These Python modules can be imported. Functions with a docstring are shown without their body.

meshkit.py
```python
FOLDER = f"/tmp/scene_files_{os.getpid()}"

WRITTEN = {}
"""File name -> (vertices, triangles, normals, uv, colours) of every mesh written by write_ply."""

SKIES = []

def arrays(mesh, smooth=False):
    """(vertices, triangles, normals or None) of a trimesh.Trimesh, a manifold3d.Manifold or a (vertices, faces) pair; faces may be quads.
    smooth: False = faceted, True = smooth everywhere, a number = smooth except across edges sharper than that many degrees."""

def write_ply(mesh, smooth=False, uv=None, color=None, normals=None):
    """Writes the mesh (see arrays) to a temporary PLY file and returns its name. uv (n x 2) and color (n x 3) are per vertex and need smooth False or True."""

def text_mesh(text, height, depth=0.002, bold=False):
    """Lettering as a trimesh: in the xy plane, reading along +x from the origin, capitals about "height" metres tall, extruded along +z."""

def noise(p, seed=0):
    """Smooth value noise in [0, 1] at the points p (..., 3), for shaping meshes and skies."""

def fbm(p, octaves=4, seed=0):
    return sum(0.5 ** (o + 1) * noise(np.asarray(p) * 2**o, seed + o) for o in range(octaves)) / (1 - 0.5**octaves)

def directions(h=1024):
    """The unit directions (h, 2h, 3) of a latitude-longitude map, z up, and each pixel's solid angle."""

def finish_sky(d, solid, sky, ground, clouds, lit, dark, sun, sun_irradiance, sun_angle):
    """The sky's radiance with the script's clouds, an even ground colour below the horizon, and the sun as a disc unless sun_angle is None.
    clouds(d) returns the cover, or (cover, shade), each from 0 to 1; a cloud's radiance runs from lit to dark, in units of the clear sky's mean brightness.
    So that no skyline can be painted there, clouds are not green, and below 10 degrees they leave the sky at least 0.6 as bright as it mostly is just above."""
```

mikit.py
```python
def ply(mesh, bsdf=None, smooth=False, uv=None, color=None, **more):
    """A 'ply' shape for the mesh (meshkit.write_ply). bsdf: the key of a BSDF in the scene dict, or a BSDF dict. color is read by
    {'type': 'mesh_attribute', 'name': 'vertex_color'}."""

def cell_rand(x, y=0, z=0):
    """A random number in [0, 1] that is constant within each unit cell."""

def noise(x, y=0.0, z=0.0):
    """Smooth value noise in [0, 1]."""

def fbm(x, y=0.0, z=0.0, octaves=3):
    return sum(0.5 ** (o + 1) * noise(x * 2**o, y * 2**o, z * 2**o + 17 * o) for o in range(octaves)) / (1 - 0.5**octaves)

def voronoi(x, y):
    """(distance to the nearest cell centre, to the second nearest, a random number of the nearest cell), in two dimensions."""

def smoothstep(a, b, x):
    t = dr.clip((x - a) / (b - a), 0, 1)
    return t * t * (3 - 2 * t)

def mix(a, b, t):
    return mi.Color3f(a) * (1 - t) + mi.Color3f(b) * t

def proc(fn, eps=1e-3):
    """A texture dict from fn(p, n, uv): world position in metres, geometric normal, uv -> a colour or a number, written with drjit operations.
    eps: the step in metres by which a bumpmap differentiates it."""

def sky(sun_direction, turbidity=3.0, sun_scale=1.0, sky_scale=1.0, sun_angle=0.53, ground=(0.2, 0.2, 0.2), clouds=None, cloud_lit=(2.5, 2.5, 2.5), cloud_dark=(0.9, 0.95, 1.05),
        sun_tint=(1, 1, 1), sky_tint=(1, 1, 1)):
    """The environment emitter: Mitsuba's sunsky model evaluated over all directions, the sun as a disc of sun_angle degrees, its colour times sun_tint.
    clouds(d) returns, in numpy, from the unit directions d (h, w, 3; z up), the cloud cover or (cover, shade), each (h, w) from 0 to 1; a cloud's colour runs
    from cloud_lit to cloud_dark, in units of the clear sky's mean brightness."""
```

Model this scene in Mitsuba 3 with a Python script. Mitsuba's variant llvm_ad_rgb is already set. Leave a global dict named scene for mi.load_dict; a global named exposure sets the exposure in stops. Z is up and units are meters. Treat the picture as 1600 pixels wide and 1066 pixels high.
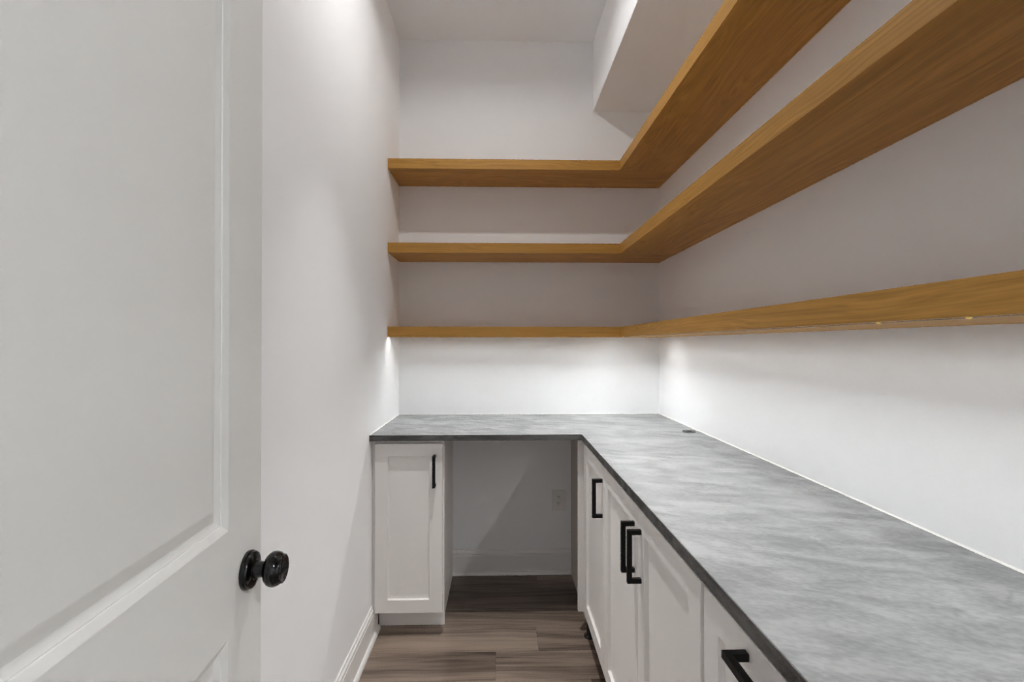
import math, random
import numpy as np, trimesh, manifold3d as m3, drjit as dr, mitsuba as mi
import mikit
from mikit import ply, proc, noise, fbm, smoothstep, mix, cell_rand

T = mi.ScalarTransform4f
scene, labels = {"type": "scene"}, {}
random.seed(7)

# ---------------------------------------------------------------- camera, lights, exposure
FOV = math.degrees(2 * math.atan(800 / 760.18))
YAW, PITCH, CAM_Z = 0.0259, 0.0059, 1.319
fwd = [math.sin(YAW) * math.cos(PITCH), math.cos(YAW) * math.cos(PITCH), math.sin(PITCH)]
scene["camera"] = {"type": "perspective", "fov": FOV, "fov_axis": "x", "near_clip": 0.01, "far_clip": 50.0,
                   "to_world": T().look_at(origin=[0, 0, CAM_Z], target=[fwd[0], fwd[1], CAM_Z + fwd[2]], up=[0, 0, 1])}
exposure = 0.09
CAN_LIGHT = [1120.0, 1120.0, 1115.0]   # recessed lamp in the pantry ceiling: its lens,
CAN_BEAM = [15.5, 15.5, 15.4]           # and a narrow spot in it, out of view, set to brighten floor and low fronts
LED_LIGHT = [84.0, 87.0, 88.0]      # strip under the lowest shelf: facing down,
LIP_GLOW = [37.0, 37.5, 37.5]         # and an unseen glow on the groove lip, placed to brighten the wall
UNSEEN_HALL_LIGHT = [75.0, 78.0, 80.0]           # unseen hall lamp, placed to light the door and left wall

# ---------------------------------------------------------------- main sizes (metres)
XL, XR, YB, YFR, ZC = -0.5755, 0.9263, 2.803, -0.07, 3.071
XS, ZS = 0.5434, 2.6694                 # dropped soffit: inner edge, underside
CX, CY, CT, CB = 0.3693, 2.171, 0.914, 0.888   # countertop: front edge of right run, of back run, top, underside
SX, SY, ST = 0.6269, 2.516, 0.0523      # shelves: front edge of right run, of back run, thickness
SZ = [2.2237, 1.7889, 1.3554]           # undersides, top to bottom
LX, LY = -0.035, 1.60                   # recessed lamp
DX = 0.379                              # face of the doors of the right run


# ---------------------------------------------------------------- materials
def diffuse(key, c):
    scene[key] = {"type": "twosided", "bsdf": {"type": "diffuse", "reflectance": {"type": "rgb", "value": c}}}


def paint(key, c, rough=0.45, spec=0.35):
    scene[key] = {"type": "twosided", "bsdf": {"type": "principled", "base_color": c if isinstance(c, dict) else {"type": "rgb", "value": c}, "roughness": rough, "specular": spec}}


def wall_tone(p, n, uv):
    t = fbm(p.x * 3, p.y * 3, p.z * 3, 3)
    return mix((0.83, 0.837, 0.846), (0.845, 0.852, 0.861), t)


paint("wall_paint", proc(wall_tone), 0.7, 0.15)
paint("ceiling_paint", [0.86, 0.867, 0.876], 0.8, 0.1)
paint("trim_paint", [0.78, 0.77, 0.755], 0.4, 0.35)
paint("door_paint", [0.72, 0.72, 0.70], 0.45, 0.3)
paint("cabinet_paint", [0.77, 0.745, 0.725], 0.42, 0.35)
paint("grey_panel", [0.40, 0.36, 0.33], 0.6, 0.2)  # grey-brown, darker than the cabinet paint
paint("plastic_white", [0.76, 0.75, 0.73], 0.35, 0.4)
paint("dark_slot", [0.02, 0.02, 0.02], 0.5, 0.3)
paint("black_metal", [0.003, 0.003, 0.003], 0.45, 0.18)
paint("black_gloss", [0.0012, 0.0012, 0.0012], 0.06, 0.4)
paint("black_plastic", [0.012, 0.012, 0.013], 0.3, 0.5)
paint("caulk", [0.85, 0.85, 0.84], 0.5, 0.3)
diffuse("matte_black", [0.004, 0.004, 0.004])
diffuse("dot_yellow", [0.95, 0.80, 0.25])
scene["aluminium"] = {"type": "twosided", "bsdf": {"type": "diffuse", "reflectance": {"type": "rgb", "value": [0.6, 0.6, 0.6]}}}
diffuse("baffle", [0.5, 0.5, 0.5])


def wood_fn(along):
    def fn(p, n, uv):
        u, v = (p.x, p.y) if along == "x" else (p.y, p.x)
        w = p.z
        bend = fbm(u * 1.9, v * 6, w * 9, 3)
        s1 = noise(u * 2.4, v * 95 + bend * 16, w * 200 + bend * 14)
        s2 = noise(u * 5.0, v * 260 + bend * 22, w * 430 + bend * 22)
        fibre = noise(u * 30, v * 800, w * 800)
        broad = fbm(u * 0.9 + 3.1, v * 8, w * 10, 2)
        t = 0.46 + 0.75 * (s1 - 0.5) + 0.55 * (s2 - 0.5) + 0.25 * (fibre - 0.5) + 0.6 * (broad - 0.5)
        return mix((0.45, 0.230, 0.049), (0.30, 0.141, 0.028), dr.clip(t, 0, 1))
    return fn


paint("oak_across", proc(wood_fn("x")), 0.5, 0.3)
paint("oak_along", proc(wood_fn("y")), 0.5, 0.3)


def stone(lo, hi):
    def fn(p, n, uv):
      x, y, z = p.x, p.y, p.z
      u, v = 0.94 * x - 0.34 * y, 0.34 * x + 0.94 * y
      w = fbm(u * 5 + 11, v * 7, z * 5, 3)
      a = fbm(u * 3.5 + 1.2 * w, v * 8 + 1.6 * w, z * 20, 4)      # broad trowelled clouds
      b = fbm(u * 13 + 2.5 * w, v * 36 + 4.0 * w, z * 60, 4)       # short streaks
      fine = fbm(u * 120, v * 260, z * 300, 2)
      ridge = 1 - dr.abs(2 * fbm(u * 7 + 2.2 * w + 40, v * 18 + 3.0 * w, z * 30, 3) - 1)
      crease = smoothstep(0.94, 0.99, ridge) * smoothstep(0.52, 0.66, fbm(u * 14 + 3, v * 22, 2.0, 2))
      t = dr.clip(0.50 + 1.3 * (a - 0.5) + 1.7 * (b - 0.5) + 0.75 * (fine - 0.5), 0, 1)
      return mix(lo, hi, t) * (1 - 0.13 * crease)
    return fn


paint("concrete_laminate", proc(stone((0.150, 0.155, 0.156), (0.262, 0.268, 0.269))), 0.38, 0.4)
paint("dark_laminate", proc(stone((0.022, 0.021, 0.020), (0.092, 0.089, 0.086))), 0.4, 0.4)


def plank_fn(k, light, dark):
    def fn(p, n, uv):
        x, y = p.x + 7.3 * k, p.y + 3.7 * k
        bend = fbm(x * 1.3, y * 5, 0, 3)
        broad = fbm(x * 1.1, y * 16 + bend * 3, 3.0, 3)
        streak = fbm(x * 2.6, y * 75 + bend * 5, 5.0, 3)
        fibre = fbm(x * 9, y * 330, 0, 2)
        t = dr.clip(0.42 + 1.5 * (broad - 0.5) + 0.9 * (streak - 0.5) + 0.55 * (fibre - 0.5), 0, 1)
        return mix(light, dark, t)
    return fn


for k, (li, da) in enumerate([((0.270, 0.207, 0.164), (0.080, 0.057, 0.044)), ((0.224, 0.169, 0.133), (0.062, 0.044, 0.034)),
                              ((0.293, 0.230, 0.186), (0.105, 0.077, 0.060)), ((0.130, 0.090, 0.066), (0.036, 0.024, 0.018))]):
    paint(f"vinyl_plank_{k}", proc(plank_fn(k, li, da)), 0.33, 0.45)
diffuse("floor_gap", [0.06, 0.044, 0.035])
paint("hall_floor", [0.16, 0.12, 0.095], 0.4, 0.4)


# ---------------------------------------------------------------- helpers
def put(key, mesh, bsdf, smooth=False, **more):
    scene[key] = ply(mesh, bsdf, smooth, **more)
    return key


def tag(key, label=None, cat=None, group=None, kind=None):
    labels[key] = {k: v for k, v in (("label", label), ("category", cat), ("group", group), ("kind", kind)) if v}
    return key


def structure(key, mesh, bsdf, label, **more):
    put(key, mesh, bsdf, **more)
    return tag(key, label, key.split("_")[0], kind="structure")


def box(x0, x1, y0, y1, z0, z1, ch=0.0):
    """A box with chamfered edges."""
    lo, hi = np.array([x0, y0, z0], float), np.array([x1, y1, z1], float)
    if ch <= 0:
        return trimesh.creation.box(bounds=[lo, hi])
    pts = []
    for s in np.ndindex(2, 2, 2):
        c = np.where(np.array(s) == 1, hi, lo)
        d = np.where(np.array(s) == 1, -1, 1)
        for a in range(3):
            q = c + d * ch
            q[a] = c[a]
            pts.append(q)
    return trimesh.convex.convex_hull(np.array(pts))


def cat(*ms):
    return trimesh.util.concatenate(list(ms))


def mani(t):
    return m3.Manifold(m3.Mesh(np.asarray(t.vertices, np.float32), np.asarray(t.faces, np.uint32)))


def tri(m):
    q = m.to_mesh()
    return trimesh.Trimesh(q.vert_properties[:, :3], q.tri_verts, process=False)


def cut(a, *bs):
    a = mani(a)
    for b in bs:
        a = a - mani(b)
    return tri(a)


def lathe(profile, origin, axis, n=48):
    """profile: (radius, distance along axis) pairs; axis: unit vector."""
    axis = np.asarray(axis, float)
    h = np.array([0, 0, 1.0]) if abs(axis[2]) < 0.9 else np.array([1.0, 0, 0])
    a = np.cross(h, axis); a /= np.linalg.norm(a)
    b = np.cross(axis, a)
    ang = np.arange(n) * 2 * math.pi / n
    ring = np.cos(ang)[:, None] * a + np.sin(ang)[:, None] * b
    v = np.concatenate([np.asarray(origin) + d * axis + max(r, 1e-5) * ring for r, d in profile])
    f = []
    for i in range(len(profile) - 1):
        for j in range(n):
            p, q = i * n + j, i * n + (j + 1) % n
            f += [[p, q, q + n], [p, q + n, p + n]]
    return trimesh.Trimesh(v, f, process=False)


def front(w, h, panels, profile, thick, edge=0.0015, back=None):
    """A door or drawer front in (u right, v up, n out), face at n = 0, body behind it. panels: rectangles (u0, v0, u1, v1), each shaped by
    profile = [(inset, depth), ...] from its rim to its field; back: the same profile cut into the back face as well."""
    V, F = [], []

    def quad(*q):
        k = len(V)
        V.extend(q)
        F.extend([[k, k + 1, k + 2], [k, k + 2, k + 3]])

    def ring(o, i, no, ni):
        (a0, b0, a1, b1), (c0, d0, c1, d1) = o, i
        O = [(a0, b0), (a1, b0), (a1, b1), (a0, b1)]
        I = [(c0, d0), (c1, d0), (c1, d1), (c0, d1)]
        for k in range(4):
            m = (k + 1) % 4
            quad((*O[k], no), (*O[m], no), (*I[m], ni), (*I[k], ni))

    def shrink(r, d):
        return (r[0] + d, r[1] + d, r[2] - d, r[3] - d)

    def face(z, flip):
        k0 = len(F)
        rim = (edge, edge, w - edge, h - edge)
        us = sorted({rim[0], rim[2], *[p[0] for p in panels], *[p[2] for p in panels]})
        vs = sorted({rim[1], rim[3], *[p[1] for p in panels], *[p[3] for p in panels]})
        for i in range(len(us) - 1):
            for j in range(len(vs) - 1):
                cu, cv = (us[i] + us[i + 1]) / 2, (vs[j] + vs[j + 1]) / 2
                if not any(p[0] < cu < p[2] and p[1] < cv < p[3] for p in panels):
                    quad((us[i], vs[j], 0), (us[i + 1], vs[j], 0), (us[i + 1], vs[j + 1], 0), (us[i], vs[j + 1], 0))
        if not flip or back:
            for p in panels:
                for (i0, d0), (i1, d1) in zip(profile[:-1], profile[1:]):
                    ring(shrink(p, i0), shrink(p, i1), -d0, -d1)
                c = shrink(p, profile[-1][0])
                d = -profile[-1][1]
                quad((c[0], c[1], d), (c[2], c[1], d), (c[2], c[3], d), (c[0], c[3], d))
        else:
            for p in panels:
                quad((p[0], p[1], 0), (p[2], p[1], 0), (p[2], p[3], 0), (p[0], p[3], 0))
        ring((0, 0, w, h), rim, -edge, 0)
        return k0

    face(0, False)
    n0, f0 = len(V), len(F)
    face(0, True)
    for k in range(n0, len(V)):
        V[k] = (V[k][0], V[k][1], -thick - V[k][2])
    for k in range(f0, len(F)):
        F[k] = F[k][::-1]
    t = thick - edge
    for a, b in (((0, 0), (w, 0)), ((w, 0), (w, h)), ((w, h), (0, h)), ((0, h), (0, 0))):
        quad((*a, -t), (*b, -t), (*b, -edge), (*a, -edge))
    m = trimesh.Trimesh(np.array(V), np.array(F), process=False)
    m.merge_vertices(digits_vertex=7)
    return m


def place(m, origin, u, v, n):
    """Maps (u, v, n) coordinates into the room."""
    A = np.array([u, v, n], float)
    m = m.copy()
    m.vertices = np.asarray(origin, float) + np.asarray(m.vertices) @ A
    if np.linalg.det(A) < 0:
        m.invert()
    return m


def extrude(profile, path0, path1, inward, up=(0, 0, 1)):
    """A straight moulding: profile points (out from the wall, height) swept from path0 to path1."""
    p0, p1, a, b = (np.asarray(q, float) for q in (path0, path1, inward, up))
    pr = np.asarray(profile, float)
    v = np.concatenate([p0 + pr[:, :1] * a + pr[:, 1:] * b, p1 + pr[:, :1] * a + pr[:, 1:] * b])
    n = len(pr)
    f = []
    for i in range(n):
        j = (i + 1) % n
        f += [[i, j, j + n], [i, j + n, i + n]]
    for i in range(1, n - 1):
        f += [[0, i + 1, i], [n, n + i, n + i + 1]]
    m = trimesh.Trimesh(v, f, process=False)
    trimesh.repair.fix_normals(m)
    return m


# ---------------------------------------------------------------- the room
W = 0.10
structure("wall_left", box(XL - W, XL, YFR - W, YB + W, 0, ZC), "wall_paint", "plain pale grey painted wall on the left behind the open door")
structure("wall_back", box(XL, XR, YB, YB + W, 0, ZC), "wall_paint", "pale grey back wall behind the short runs of shelf and counter")
structure("wall_right", box(XR, XR + W, YFR - W, YB + W, 0, ZC), "wall_paint", "pale grey right wall carrying the long runs of shelf and counter")
DO0, DO1, DH = -0.395, 0.54, 2.46
structure("wall_front", cut(box(XL, XR, YFR - W, YFR, 0, ZC), box(DO0, DO1, YFR - 1, YFR + 1, -1, DH)), "wall_paint", "wall with the doorway behind the viewer")
hole = trimesh.creation.cylinder(0.068, 1.0, sections=48)
hole.apply_translation([LX, LY, ZC])
structure("ceiling", cut(box(XL - W, XR + W, YFR - W, YB + W, ZC, ZC + 0.12), hole), "ceiling_paint", "flat pale grey ceiling above the pantry")
structure("trim_1", box(XS, XR, YFR, YB, ZS, ZC, 0.002), "wall_paint", "boxed-in dropped soffit along the top of the right wall")
labels["trim_1"]["category"] = "soffit"

structure("floor", box(XL - W, XR + W, YFR - W, YB + W, -0.06, -0.0008), "floor_gap", "dark brown wood-look plank floor")
PW, G = 0.1795, 0.0003
joints = {0: [0.21], 1: [-0.177], 2: [0.44], 3: [0.17], 4: [-0.015], 5: [0.36]}   # rows counted from the back wall
edges = [YB] + [2.632 - PW * k for k in range(0, 16)]
edges = [e for e in edges if e > YFR - 0.02] + [YFR - W]
n = 0
for r in range(len(edges) - 1):
    y1, y0 = edges[r], edges[r + 1]
    js = joints.get(r) or [random.uniform(-0.4, 0.7)]
    xs = [XL] + js + [XR]
    for a in range(len(xs) - 1):
        key = "floor__plank" + (f"_{n:03d}" if n else "")
        k = {(3, 0): 0, (3, 1): 1, (4, 0): 1, (4, 1): 0, (2, 0): 1, (2, 1): 1, (1, 0): 3, (1, 1): 3, (0, 0): 3, (0, 1): 1}.get((r, a), random.randrange(4))  # back rows get the darkest planks: counter shade put into their colour
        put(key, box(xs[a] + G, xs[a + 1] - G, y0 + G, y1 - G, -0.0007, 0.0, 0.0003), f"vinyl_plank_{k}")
        n += 1

base = [(0, 0), (0.013, 0), (0.013, 0.106), (0.0105, 0.109), (0.0105, 0.113), (0.0125, 0.117), (0.0115, 0.123), (0.0065, 0.129), (0.005, 0.137), (0, 0.14)]
shoe = [(0, 0), (0.013, 0)] + [(0.013 * math.cos(t), 0.019 * math.sin(t)) for t in np.linspace(0.15, math.pi / 2, 6)]
left_end = 2.28
structure("baseboard_left", cat(extrude(base, (XL, 0.95, 0), (XL, left_end, 0), (1, 0, 0)), extrude(base, (XL, YFR, 0), (XL, 0.95, 0), (1, 0, 0))), "trim_paint", "white moulded baseboard along the left wall")
put("baseboard_left__shoe_moulding", extrude(shoe, (XL + 0.013, YFR, 0), (XL + 0.013, left_end, 0), (1, 0, 0)), "trim_paint", smooth=40)
structure("baseboard_back", extrude(base, (-0.266, YB, 0), (0.412, YB, 0), (0, -1, 0)), "trim_paint", "white moulded baseboard in the knee space under the counter")
put("baseboard_back__shoe_moulding", extrude(shoe, (-0.266, YB - 0.013, 0), (0.412, YB - 0.013, 0), (0, -1, 0)), "trim_paint", smooth=40)

# unseen hall beyond the doorway, built to hold the lamp that lights the door
structure("wall_unseen_hall", cat(box(-1.5, -1.4, -2.6, YFR - W, 0, 2.75), box(1.9, 2.0, -2.6, YFR - W, 0, 2.75), box(-1.5, 2.0, -2.7, -2.6, 0, 2.75),
                           box(-1.5, XL - W, YFR - W - 0.001, YFR - 0.05, 0, 2.75), box(XR + W, 2.0, YFR - W - 0.001, YFR - 0.05, 0, 2.75)), "wall_paint", "pale walls of the unseen hall behind the viewer")
structure("ceiling_unseen_hall", box(-1.5, 2.0, -2.7, YFR - W, 2.75, 2.85), "ceiling_paint", "ceiling of the unseen hall behind the viewer")
structure("floor_unseen_hall", box(-1.5, 2.0, -2.7, YFR - W, -0.06, -0.001), "hall_floor", "brown floor of the unseen hall behind the viewer")
put("unseen_hall_lamp__base", lathe([(0.0, 0.0), (0.26, 0.0), (0.26, -0.03), (0.0, -0.03)], (1.1, -0.95, 2.75), (0, 0, 1)), "trim_paint", smooth=30)
shade = lathe([(0.24, -0.0301), (0.23, -0.06), (0.15, -0.075), (0.0, -0.08)], (1.1, -0.95, 2.75), (0, 0, 1))
if shade.face_normals[-1][2] > 0:
    shade.invert()
put("unseen_hall_lamp__diffuser", shade, "plastic_white", smooth=40, emitter={"type": "area", "radiance": {"type": "rgb", "value": UNSEEN_HALL_LIGHT}})
tag("unseen_hall_lamp", "unseen round white hall lamp behind the viewer, placed to light the door and left wall", "lamp")

# ---------------------------------------------------------------- recessed lamp in the pantry ceiling
put("recessed_light__trim_ring", lathe([(0.066, 0.0), (0.066, -0.004), (0.09, -0.003), (0.09, 0.0)], (LX, LY, ZC - 0.0005), (0, 0, 1)), "trim_paint", smooth=30)
put("recessed_light__reflector", lathe([(0.066, -0.002), (0.050, 0.016), (0.0, 0.016)], (LX, LY, ZC), (0, 0, 1)), "baffle", smooth=30)
lens = trimesh.creation.cylinder(0.028, 0.004, sections=32)
lens.apply_translation([LX, LY, ZC + 0.013])
keep = lens.triangles_center[:, 2] < ZC + 0.0115
glow = trimesh.Trimesh(lens.vertices, lens.faces[keep], process=True)
put("recessed_light__lens", glow, "plastic_white", emitter={"type": "area", "radiance": {"type": "rgb", "value": CAN_LIGHT}})
scene["recessed_light_beam"] = {"type": "spot", "to_world": T().look_at(origin=[LX, LY, ZC + 0.008], target=[LX, LY, 0], up=[0, 1, 0]),
                                "intensity": {"type": "rgb", "value": CAN_BEAM}, "beam_width": 3.0, "cutoff_angle": 24.5}  # out of view, tuned to lighten the floor and lower cabinet fronts
tag("recessed_light", "round recessed ceiling light above the middle of the pantry", "light")

# ---------------------------------------------------------------- countertop
ch = 0.0012
back_run = mani(box(XL + 0.0005, XR - 0.0005, CY, YB - 0.0005, CB, CT, ch))
side_run = mani(box(CX, XR - 0.0005, YFR + 0.001, YB - 0.0005, CB, CT, ch))
GX, GY, GR = 0.8755, 2.229, 0.0275
counter = back_run + side_run - mani(trimesh.creation.cylinder(GR - 0.003, 0.3, sections=40, transform=trimesh.transformations.translation_matrix([GX, GY, 0.9])))
eb = 0.0012
back_band = box(XL + 0.0005, CX - eb, CY - eb, CY - 0.00005, CB, CT - 0.0004)
side_band = box(CX - eb, CX - 0.00005, YFR + 0.001, CY - 0.00005, CB, CT - 0.0004)
put("countertop__top", tri(counter), "concrete_laminate")
put("countertop__edge_band", back_band, "dark_laminate")
put("countertop__edge_band_001", side_band, "dark_laminate")
for k in ("countertop__edge_band", "countertop__edge_band_001"):
    labels[k] = {"label": "dark charcoal front edge"}
tag("countertop", "L-shaped grey concrete-look laminate countertop with a thin dark front edge", "countertop")
c = 0.0035
bead = [(0, 0), (c, 0), (0.6 * c, 0.4 * c), (0, c)]
structure("trim_2", cat(extrude(bead, (XL, YB, CT), (XR, YB, CT), (0, -1, 0)), extrude(bead, (XL, CY, CT), (XL, YB, CT), (1, 0, 0)), extrude(bead, (XR, YFR, CT), (XR, YB, CT), (-1, 0, 0))), "caulk", "thin white caulk line where the countertop meets the walls")
labels["trim_2"]["category"] = "caulk line"

# ---------------------------------------------------------------- shelves
words = ["uppermost of the three oak L-shaped floating shelves, just below the soffit",
         "middle of the three oak L-shaped floating shelves, between the other two",
         "lowest oak L-shaped floating shelf, with lights under it above the countertop"]
GW, GD = 0.009, 0.0085                    # half width and depth of the light groove
gy, gx = 2.543, 0.655
for i, z in enumerate(SZ):
    key = "floating_shelf" + (f"_{i:03d}" if i else "")
    bb = box(XL + 0.0005, XR - 0.0005, SY, YB - 0.0005, z, z + ST, 0.0008)
    sb = box(SX, XR - 0.0005, YFR + 0.001, SY - 0.0004, z, z + ST, 0.0008)
    if i == 2:
        g1 = box(XL - 1, XR + 1, gy - GW, gy + GW, z - 0.1, z + GD)
        g2 = box(gx - GW, gx + GW, YFR - 1, YB + 1, z - 0.1, z + GD)
        bb, sb = cut(bb, g1, g2), cut(sb, g2)
    put(key + "__back_board", bb, "oak_across")
    put(key + "__side_board", sb, "oak_along")
    tag(key, words[i], "shelf", "oak floating shelves around two walls")
z = SZ[2]
key = "floating_shelf_002"


def down(x0, x1, y0, y1, zs):
    """A strip facing down; zs: its heights at (x0,y0), (x0,y1), (x1,y1), (x1,y0), tilted towards the room."""
    c = np.array([[x0, y0, zs[0]], [x0, y1, zs[1]], [x1, y1, zs[2]], [x1, y0, zs[3]]])
    return trimesh.Trimesh(c, [[0, 1, 2], [0, 2, 3]], process=False)


EW = 0.0055
SE, RE = YB - 0.17, XR - 0.10           # ends of the two light strips
cw = 0.0012
lining = cat(*(box(a0, a1, b0, b1, z + 0.0001, z + GD) for a0, a1, b0, b1 in (
    (XL + 0.001, gx - GW, gy - GW, gy - GW + cw), (gx + GW, RE, gy - GW, gy - GW + cw), (XL + 0.001, gx - GW, gy + GW - cw, gy + GW), (gx + GW, RE, gy + GW - cw, gy + GW),
    (gx - GW, gx - GW + cw, YFR + 0.002, gy - GW), (gx + GW - cw, gx + GW, YFR + 0.002, gy - GW), (gx - GW, gx - GW + cw, gy + GW, SE), (gx + GW - cw, gx + GW, gy + GW, SE))))
put(key + "__unseen_lining", lining, "matte_black")  # unseen black lining, keeps the groove walls from showing a bright line
zh, zw = z + GD - 0.0008, z + 0.0028
ta, tb = (zh, zw, zw, zh), (zh, zh, zw, zw)
put(key + "__light_strip", cat(down(XL + 0.006, RE, gy - EW, gy + EW, ta), down(gx - EW, gx + EW, YFR + 0.002, gy - EW - 0.0005, tb), down(gx - EW, gx + EW, gy + EW + 0.0005, SE, tb)),
    "plastic_white", emitter={"type": "area", "radiance": {"type": "rgb", "value": LED_LIGHT}})
lx, ly, l0, l1 = gx - GW + cw + 0.0003, gy - GW + cw + 0.0003, z + 0.0008, z + 0.0048
put(key + "__light_strip_001", cat(trimesh.Trimesh([[lx, YFR + 0.02, l0], [lx, gy - GW - 0.02, l0], [lx, gy - GW - 0.02, l1], [lx, YFR + 0.02, l1]], [[0, 1, 2], [0, 2, 3]], process=False),
                                   trimesh.Trimesh([[XL + 0.03, ly, l0], [XL + 0.03, ly, l1], [gx - GW - 0.02, ly, l1], [gx - GW - 0.02, ly, l0]], [[0, 1, 2], [0, 2, 3]], process=False)),
    "plastic_white", emitter={"type": "area", "radiance": {"type": "rgb", "value": LIP_GLOW}})  # unseen glowing lip, lifts the wall just under the shelf
for k in range(2):
    labels[key + "__light_strip" + (f"_{k:03d}" if k else "")] = {"label": "white light strip set unseen into the underside to light wall and counter"}
for k, yy in enumerate((0.648, 0.807, 2.50)):
    s = lathe([(0.0, 0.0), (0.0034, 0.0), (0.0034, -0.0010), (0.0026, -0.0020), (0.0, -0.0026)], (0.641, yy, z), (0, 0, 1), 20)
    s.fix_normals()
    k_ = key + "__glowing_dot" + (f"_{k:03d}" if k else "")
    put(k_, s, "dot_yellow", smooth=50, emitter={"type": "area", "radiance": {"type": "rgb", "value": [1.3, 1.0, 0.30]}, "sampling_weight": 0.02})  # small bright yellow dots, each given its own glow
    labels[k_] = {"label": "tiny glowing yellow dot under the front edge"}

# ---------------------------------------------------------------- cabinets
RAIL, DEPTH = 0.058, 0.011
SHAKER = [(0.0, 0.0), (0.0008, 0.0012), (0.0026, DEPTH)]
TH = 0.0195
BAR = 0.0125


def shaker(w, h):
    return front(w, h, [(RAIL, RAIL, w - RAIL, h - RAIL)], SHAKER, TH)


def pull(center, long_axis, out, face, length=0.142, off=0.0375):
    """A square bar pull: two feet and a bar, mitred. center: midpoint on the face."""
    L, o = np.asarray(long_axis, float), np.asarray(out, float)
    s = np.cross(L, o)
    c0 = np.asarray(center, float)

    def bx(l0, l1, s0, s1, o0, o1):
        a = np.array([[l0, s0, o0], [l1, s1, o1]])
        pts = c0 + a[:, :1] * L + a[:, 1:2] * s + a[:, 2:] * o
        lo, hi = pts.min(0), pts.max(0)
        return box(lo[0], hi[0], lo[1], hi[1], lo[2], hi[2], 0.0007)

    h, b = length / 2, BAR / 2
    m = mani(bx(-h, h, -b, b, off - BAR, off)) + mani(bx(-h, -h + BAR, -b, b, 0, off)) + mani(bx(h - BAR, h, -b, b, 0, off))
    return tri(m)


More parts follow.
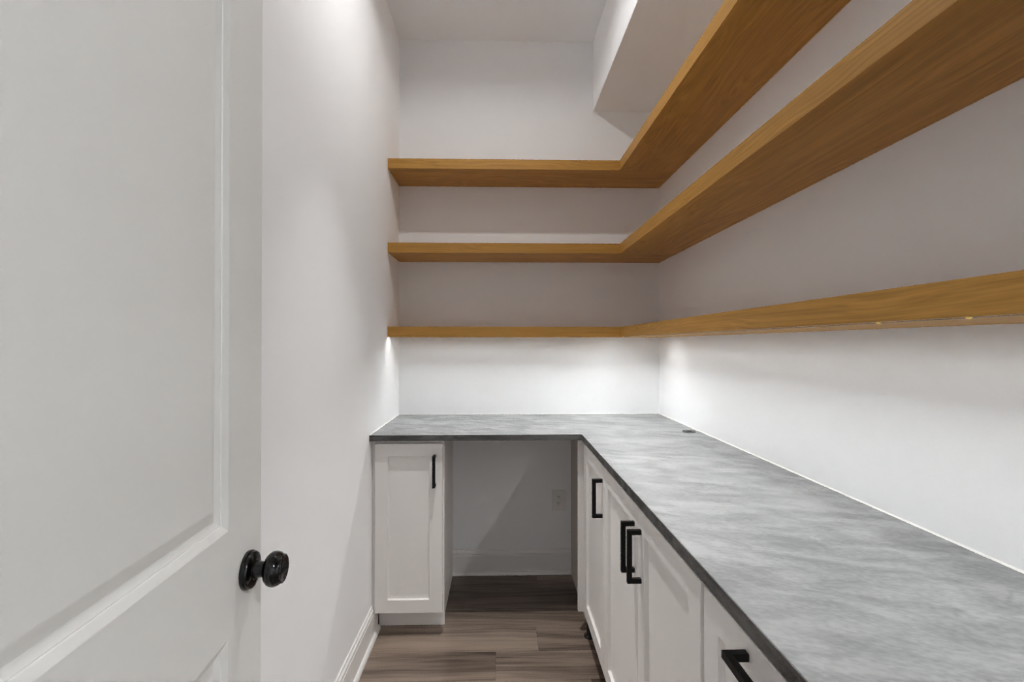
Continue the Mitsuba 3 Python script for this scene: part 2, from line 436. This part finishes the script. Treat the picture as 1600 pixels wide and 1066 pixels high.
# the narrow cabinet at the left
FY = 2.2165     # face frame
DYF = 2.196     # door face
put("narrow_cabinet__body", cat(box(-0.570, -0.552, FY + 0.018, YB - 0.015, 0.105, CB - 0.001), box(-0.284, -0.266, 2.305, YB - 0.0005, 0.0, CB - 0.001), box(-0.284, -0.266, FY + 0.018, 2.305, 0.105, CB - 0.001),
                            box(-0.552, -0.284, FY + 0.018, YB - 0.015, 0.105, 0.123), box(-0.552, -0.284, YB - 0.03, YB - 0.02, 0.123, CB - 0.001)), "cabinet_paint")
put("narrow_cabinet__face_frame", cut(box(XL + 0.0005, -0.2495, FY, FY + 0.018, 0.105, CB - 0.0005, 0.0008), box(-0.535, -0.29, 2, 3, 0.14, 0.85)), "cabinet_paint")
put("narrow_cabinet__toe_kick", box(XL + 0.013, -0.2575, 2.300, 2.312, 0.0002, 0.105, 0.0005), "cabinet_paint")
dz0, dz1 = 0.113, 0.8715
put("narrow_cabinet__door", place(shaker(0.302, dz1 - dz0), (-0.558, DYF, dz0), (1, 0, 0), (0, 0, 1), (0, -1, 0)), "cabinet_paint")
put("narrow_cabinet__door__handle", pull((-0.2905, DYF, 0.751), (0, 0, 1), (0, -1, 0), None), "black_metal")
labels["narrow_cabinet__door__handle"] = {"label": "black square bar pull"}
tag("narrow_cabinet", "narrow white shaker cabinet standing against the left wall, one door with a vertical black pull", "cabinet")

# filler post and blind panel at the inner corner
put("corner_panel__side_panel", box(0.412, 0.428, 2.2355, YB - 0.0005, 0.0, CB - 0.0005), "grey_panel")
put("corner_panel__filler_strip", box(0.359, 0.4115, 2.2155, 2.2345, 0.098, CB - 0.0005, 0.0008), "cabinet_paint")
labels["corner_panel__filler_strip"] = {"label": "white upright filler strip"}
tag("corner_panel", "grey side panel with a white filler strip closing the inner corner of the counter", "panel")

FX = DX + TH + 0.001     # face frame plane of the right run


def base_body(key, y0, y1):
    put(key + "__body", cat(box(FX + 0.018, XR - 0.02, y1 - 0.0165, y1 - 0.0005, 0.105, CB - 0.001), box(FX + 0.018, XR - 0.02, y0 + 0.0005, y0 + 0.0165, 0.105, CB - 0.001),
                            box(FX + 0.018, XR - 0.02, y0 + 0.0165, y1 - 0.0165, 0.105, 0.122), box(XR - 0.03, XR - 0.021, y0 + 0.0165, y1 - 0.0165, 0.122, CB - 0.001)), "cabinet_paint")
    put(key + "__face_frame", cut(box(FX, FX + 0.018, y0 + 0.0003, y1 - 0.0003, 0.105, CB - 0.0005, 0.0005), box(0, 1, y0 + 0.035, y1 - 0.035, 0.14, 0.85)), "cabinet_paint")
    put(key + "__toe_kick", box(0.462, 0.474, y0, y1, 0.0002, 0.105), "grey_panel")


def side_front(key, y_far, y_near, z0, z1):
    put(key, place(shaker(y_far - y_near, z1 - z0), (DX, y_far, z0), (0, -1, 0), (0, 0, 1), (-1, 0, 0)), "cabinet_paint")


def side_pull(key, y, zc, axis=(0, 0, 1)):
    put(key, pull((DX, y, zc), axis, (-1, 0, 0), None), "black_metal")
    labels[key] = {"label": "black square bar pull"}


rz0, rz1 = 0.116, 0.8715
base_body("base_cabinet", 1.7605, 2.2145)
side_front("base_cabinet__door", 2.178, 1.7625, rz0, rz1)
side_pull("base_cabinet__door__handle", 1.786, 0.750)
foot = lathe([(0.0, 0.0), (0.024, 0.0), (0.024, 0.006), (0.012, 0.014), (0.012, 0.105)], (0.405, 2.19, 0.0002), (0, 0, 1), 24)
put("base_cabinet__foot", foot, "black_plastic", smooth=40)
tag("base_cabinet", "white shaker base cabinet with a single door beside the knee space, farthest of its run", "cabinet")

base_body("base_cabinet_001", 0.904, 1.7605)
side_front("base_cabinet_001__door", 1.7585, 1.3305, rz0, rz1)
side_front("base_cabinet_001__door_001", 1.3275, 0.9115, rz0, rz1)
side_pull("base_cabinet_001__door__handle", 1.3625, 0.749)
side_pull("base_cabinet_001__door_001__handle", 1.297, 0.750)
tag("base_cabinet_001", "white shaker base cabinet with two doors whose black pulls stand side by side", "cabinet")

base_body("drawer_cabinet", 0.441, 0.904)
side_front("drawer_cabinet__drawer", 0.896, 0.449, 0.625, rz1)
side_front("drawer_cabinet__drawer_001", 0.896, 0.449, 0.372, 0.621)
side_front("drawer_cabinet__drawer_002", 0.896, 0.449, rz0, 0.368)
for k, zc in enumerate((0.842, 0.592, 0.339)):
    side_pull("drawer_cabinet__drawer" + (f"_{k:03d}" if k else "") + "__handle", 0.6725, zc, (0, 1, 0))
tag("drawer_cabinet", "white shaker drawer cabinet with a horizontal black pull, nearest in the right-hand run", "cabinet")

# ---------------------------------------------------------------- cable grommet in the countertop
ring = lathe([(GR - 0.004, -0.004), (GR - 0.004, 0.0016), (GR - 0.002, 0.0026), (GR + 0.001, 0.0024), (GR + 0.003, 0.0008), (GR + 0.003, 0.0)], (GX, GY, CT), (0, 0, 1), 48)
put("cable_grommet__ring", ring, "black_plastic", smooth=40)
cap = trimesh.creation.cylinder(GR - 0.0045, 0.003, sections=48)
cap.apply_translation([GX, GY, CT + 0.0005])
slot = cat(box(GX - 0.008, GX + 0.008, GY - 0.1, GY - 0.004, CT - 0.1, CT + 0.1))
put("cable_grommet__cap", cut(cap, slot), "black_plastic")
put("cable_grommet__sleeve", lathe([(GR - 0.0042, -0.001), (GR - 0.0042, -0.02), (0.0, -0.02)], (GX, GY, CT), (0, 0, 1), 48), "dark_slot", smooth=40)
tag("cable_grommet", "round black plastic cable grommet set into the countertop by the right wall", "cable grommet")

# ---------------------------------------------------------------- outlet in the knee space
OX, OZ = 0.341, 0.4185
plate = front(0.079, 0.118, [(0.023, 0.0225, 0.056, 0.0955)], [(0, 0), (0.0005, 0.0008), (0.0008, 0.0012)], 0.0052, 0.0025)
put("wall_outlet__cover_plate", place(plate, (OX - 0.0395, YB - 0.0055, OZ - 0.059), (1, 0, 0), (0, 0, 1), (0, -1, 0)), "plastic_white")
for k, dz in enumerate((0.0195, -0.0195)):
    r = "wall_outlet__socket" + (f"_{k:03d}" if k else "")
    disc = trimesh.creation.cylinder(0.0165, 0.003, sections=40)
    disc.apply_transform(trimesh.transformations.rotation_matrix(math.pi / 2, [1, 0, 0]))
    disc.vertices[:, 2] = np.clip(disc.vertices[:, 2], -0.0135, 0.0135)
    disc.apply_translation([OX, YB - 0.0062, OZ + dz])
    put(r, disc, "plastic_white")
    for j, dx in enumerate((-0.0063, 0.0063)):
        put(r + "__slot" + (f"_{j:03d}" if j else ""), box(OX + dx - 0.0012, OX + dx + 0.0012, YB - 0.0081, YB - 0.0075, OZ + dz, OZ + dz + 0.0085), "dark_slot")
    pin = trimesh.creation.cylinder(0.0026, 0.0006, sections=20)
    pin.apply_transform(trimesh.transformations.rotation_matrix(math.pi / 2, [1, 0, 0]))
    pin.apply_translation([OX, YB - 0.0078, OZ + dz - 0.0055])
    put(r + "__ground_hole", pin, "dark_slot")
tag("wall_outlet", "white double electrical outlet on the back wall under the counter", "outlet")

# ---------------------------------------------------------------- the open door
DZ1, DT = 2.44, 0.035
DA = math.radians(3.26)                                  # swung a little past square
DN, DD = np.array([math.cos(DA), math.sin(DA), 0]), np.array([math.sin(DA), -math.cos(DA), 0])   # out of the face; from the latch edge to the hinges
DP = np.array([-0.450, 0.934, 0.0])                      # foot of the latch edge
DW = 0.985
MOULD = [(0.0, 0.0), (0.002, 0.0006), (0.0115, 0.0056), (0.0125, 0.0072), (0.0137, 0.0072), (0.0215, 0.0120), (0.0235, 0.0124), (0.034, 0.0072), (0.044, 0.0036), (0.0480, 0.0030)]
slab = front(DW, DZ1 - 0.012, [(0.1245, 1.0125 - 0.012, DW - 0.1245, DZ1 - 0.012 - 0.125), (0.1245, 0.24, DW - 0.1245, 0.836 - 0.012)], MOULD, DT, 0.0015, back=True)
structure("door_1", place(slab, DP + [0, 0, 0.012], DD, (0, 0, 1), DN), "door_paint", "white two-panel door standing open against the left wall", smooth=14)
K = 0.94
rose = [(0.0, 0.0), (0.0345, 0.0), (0.0352, 0.002), (0.0352, 0.006), (0.0335, 0.0078), (0.0335, 0.0100), (0.0320, 0.0125), (0.028, 0.0140), (0.0185, 0.0150), (0.0172, 0.0165), (0.0, 0.0168)]
neck = [(0.0, 0.014), (0.0150, 0.014), (0.0145, 0.021), (0.0142, 0.030), (0.0155, 0.034), (0.0170, 0.0355)]
ball = [(0.0148, 0.0325), (0.0185, 0.0338), (0.0245, 0.0368), (0.0290, 0.0410), (0.0315, 0.0460), (0.0320, 0.0505), (0.0308, 0.0560), (0.0285, 0.0605), (0.0262, 0.0640), (0.0256, 0.0664), (0.0240, 0.0674), (0.0215, 0.0655), (0.0170, 0.0622), (0.0110, 0.0605), (0.0100, 0.0622), (0.006, 0.0630), (0.0, 0.0632)]
for side in (0, 1):
    k = "door_1__door_knob" + ("_001" if side else "")
    ax = -DN if side else DN
    o = DP + DD * 0.0575 + [0, 0, 0.9185] - DN * (DT * side)
    fit = [[(r * K, d * K) for r, d in q] for q in (ball, rose, neck)]
    put(k, lathe(fit[0], o, ax, 64), "black_gloss", smooth=35)
    labels[k] = {"label": "glossy black round knob"}
    put(k + "__rosette", lathe(fit[1], o, ax, 64), "black_gloss", smooth=35)
    put(k + "__neck", lathe(fit[2], o, ax, 48), "black_gloss", smooth=35)
put("door_1__latch_plate", place(box(-0.0006, 0.0005, 0.89, 0.947, -0.030, -0.005), DP, DD, (0, 0, 1), DN), "black_metal")
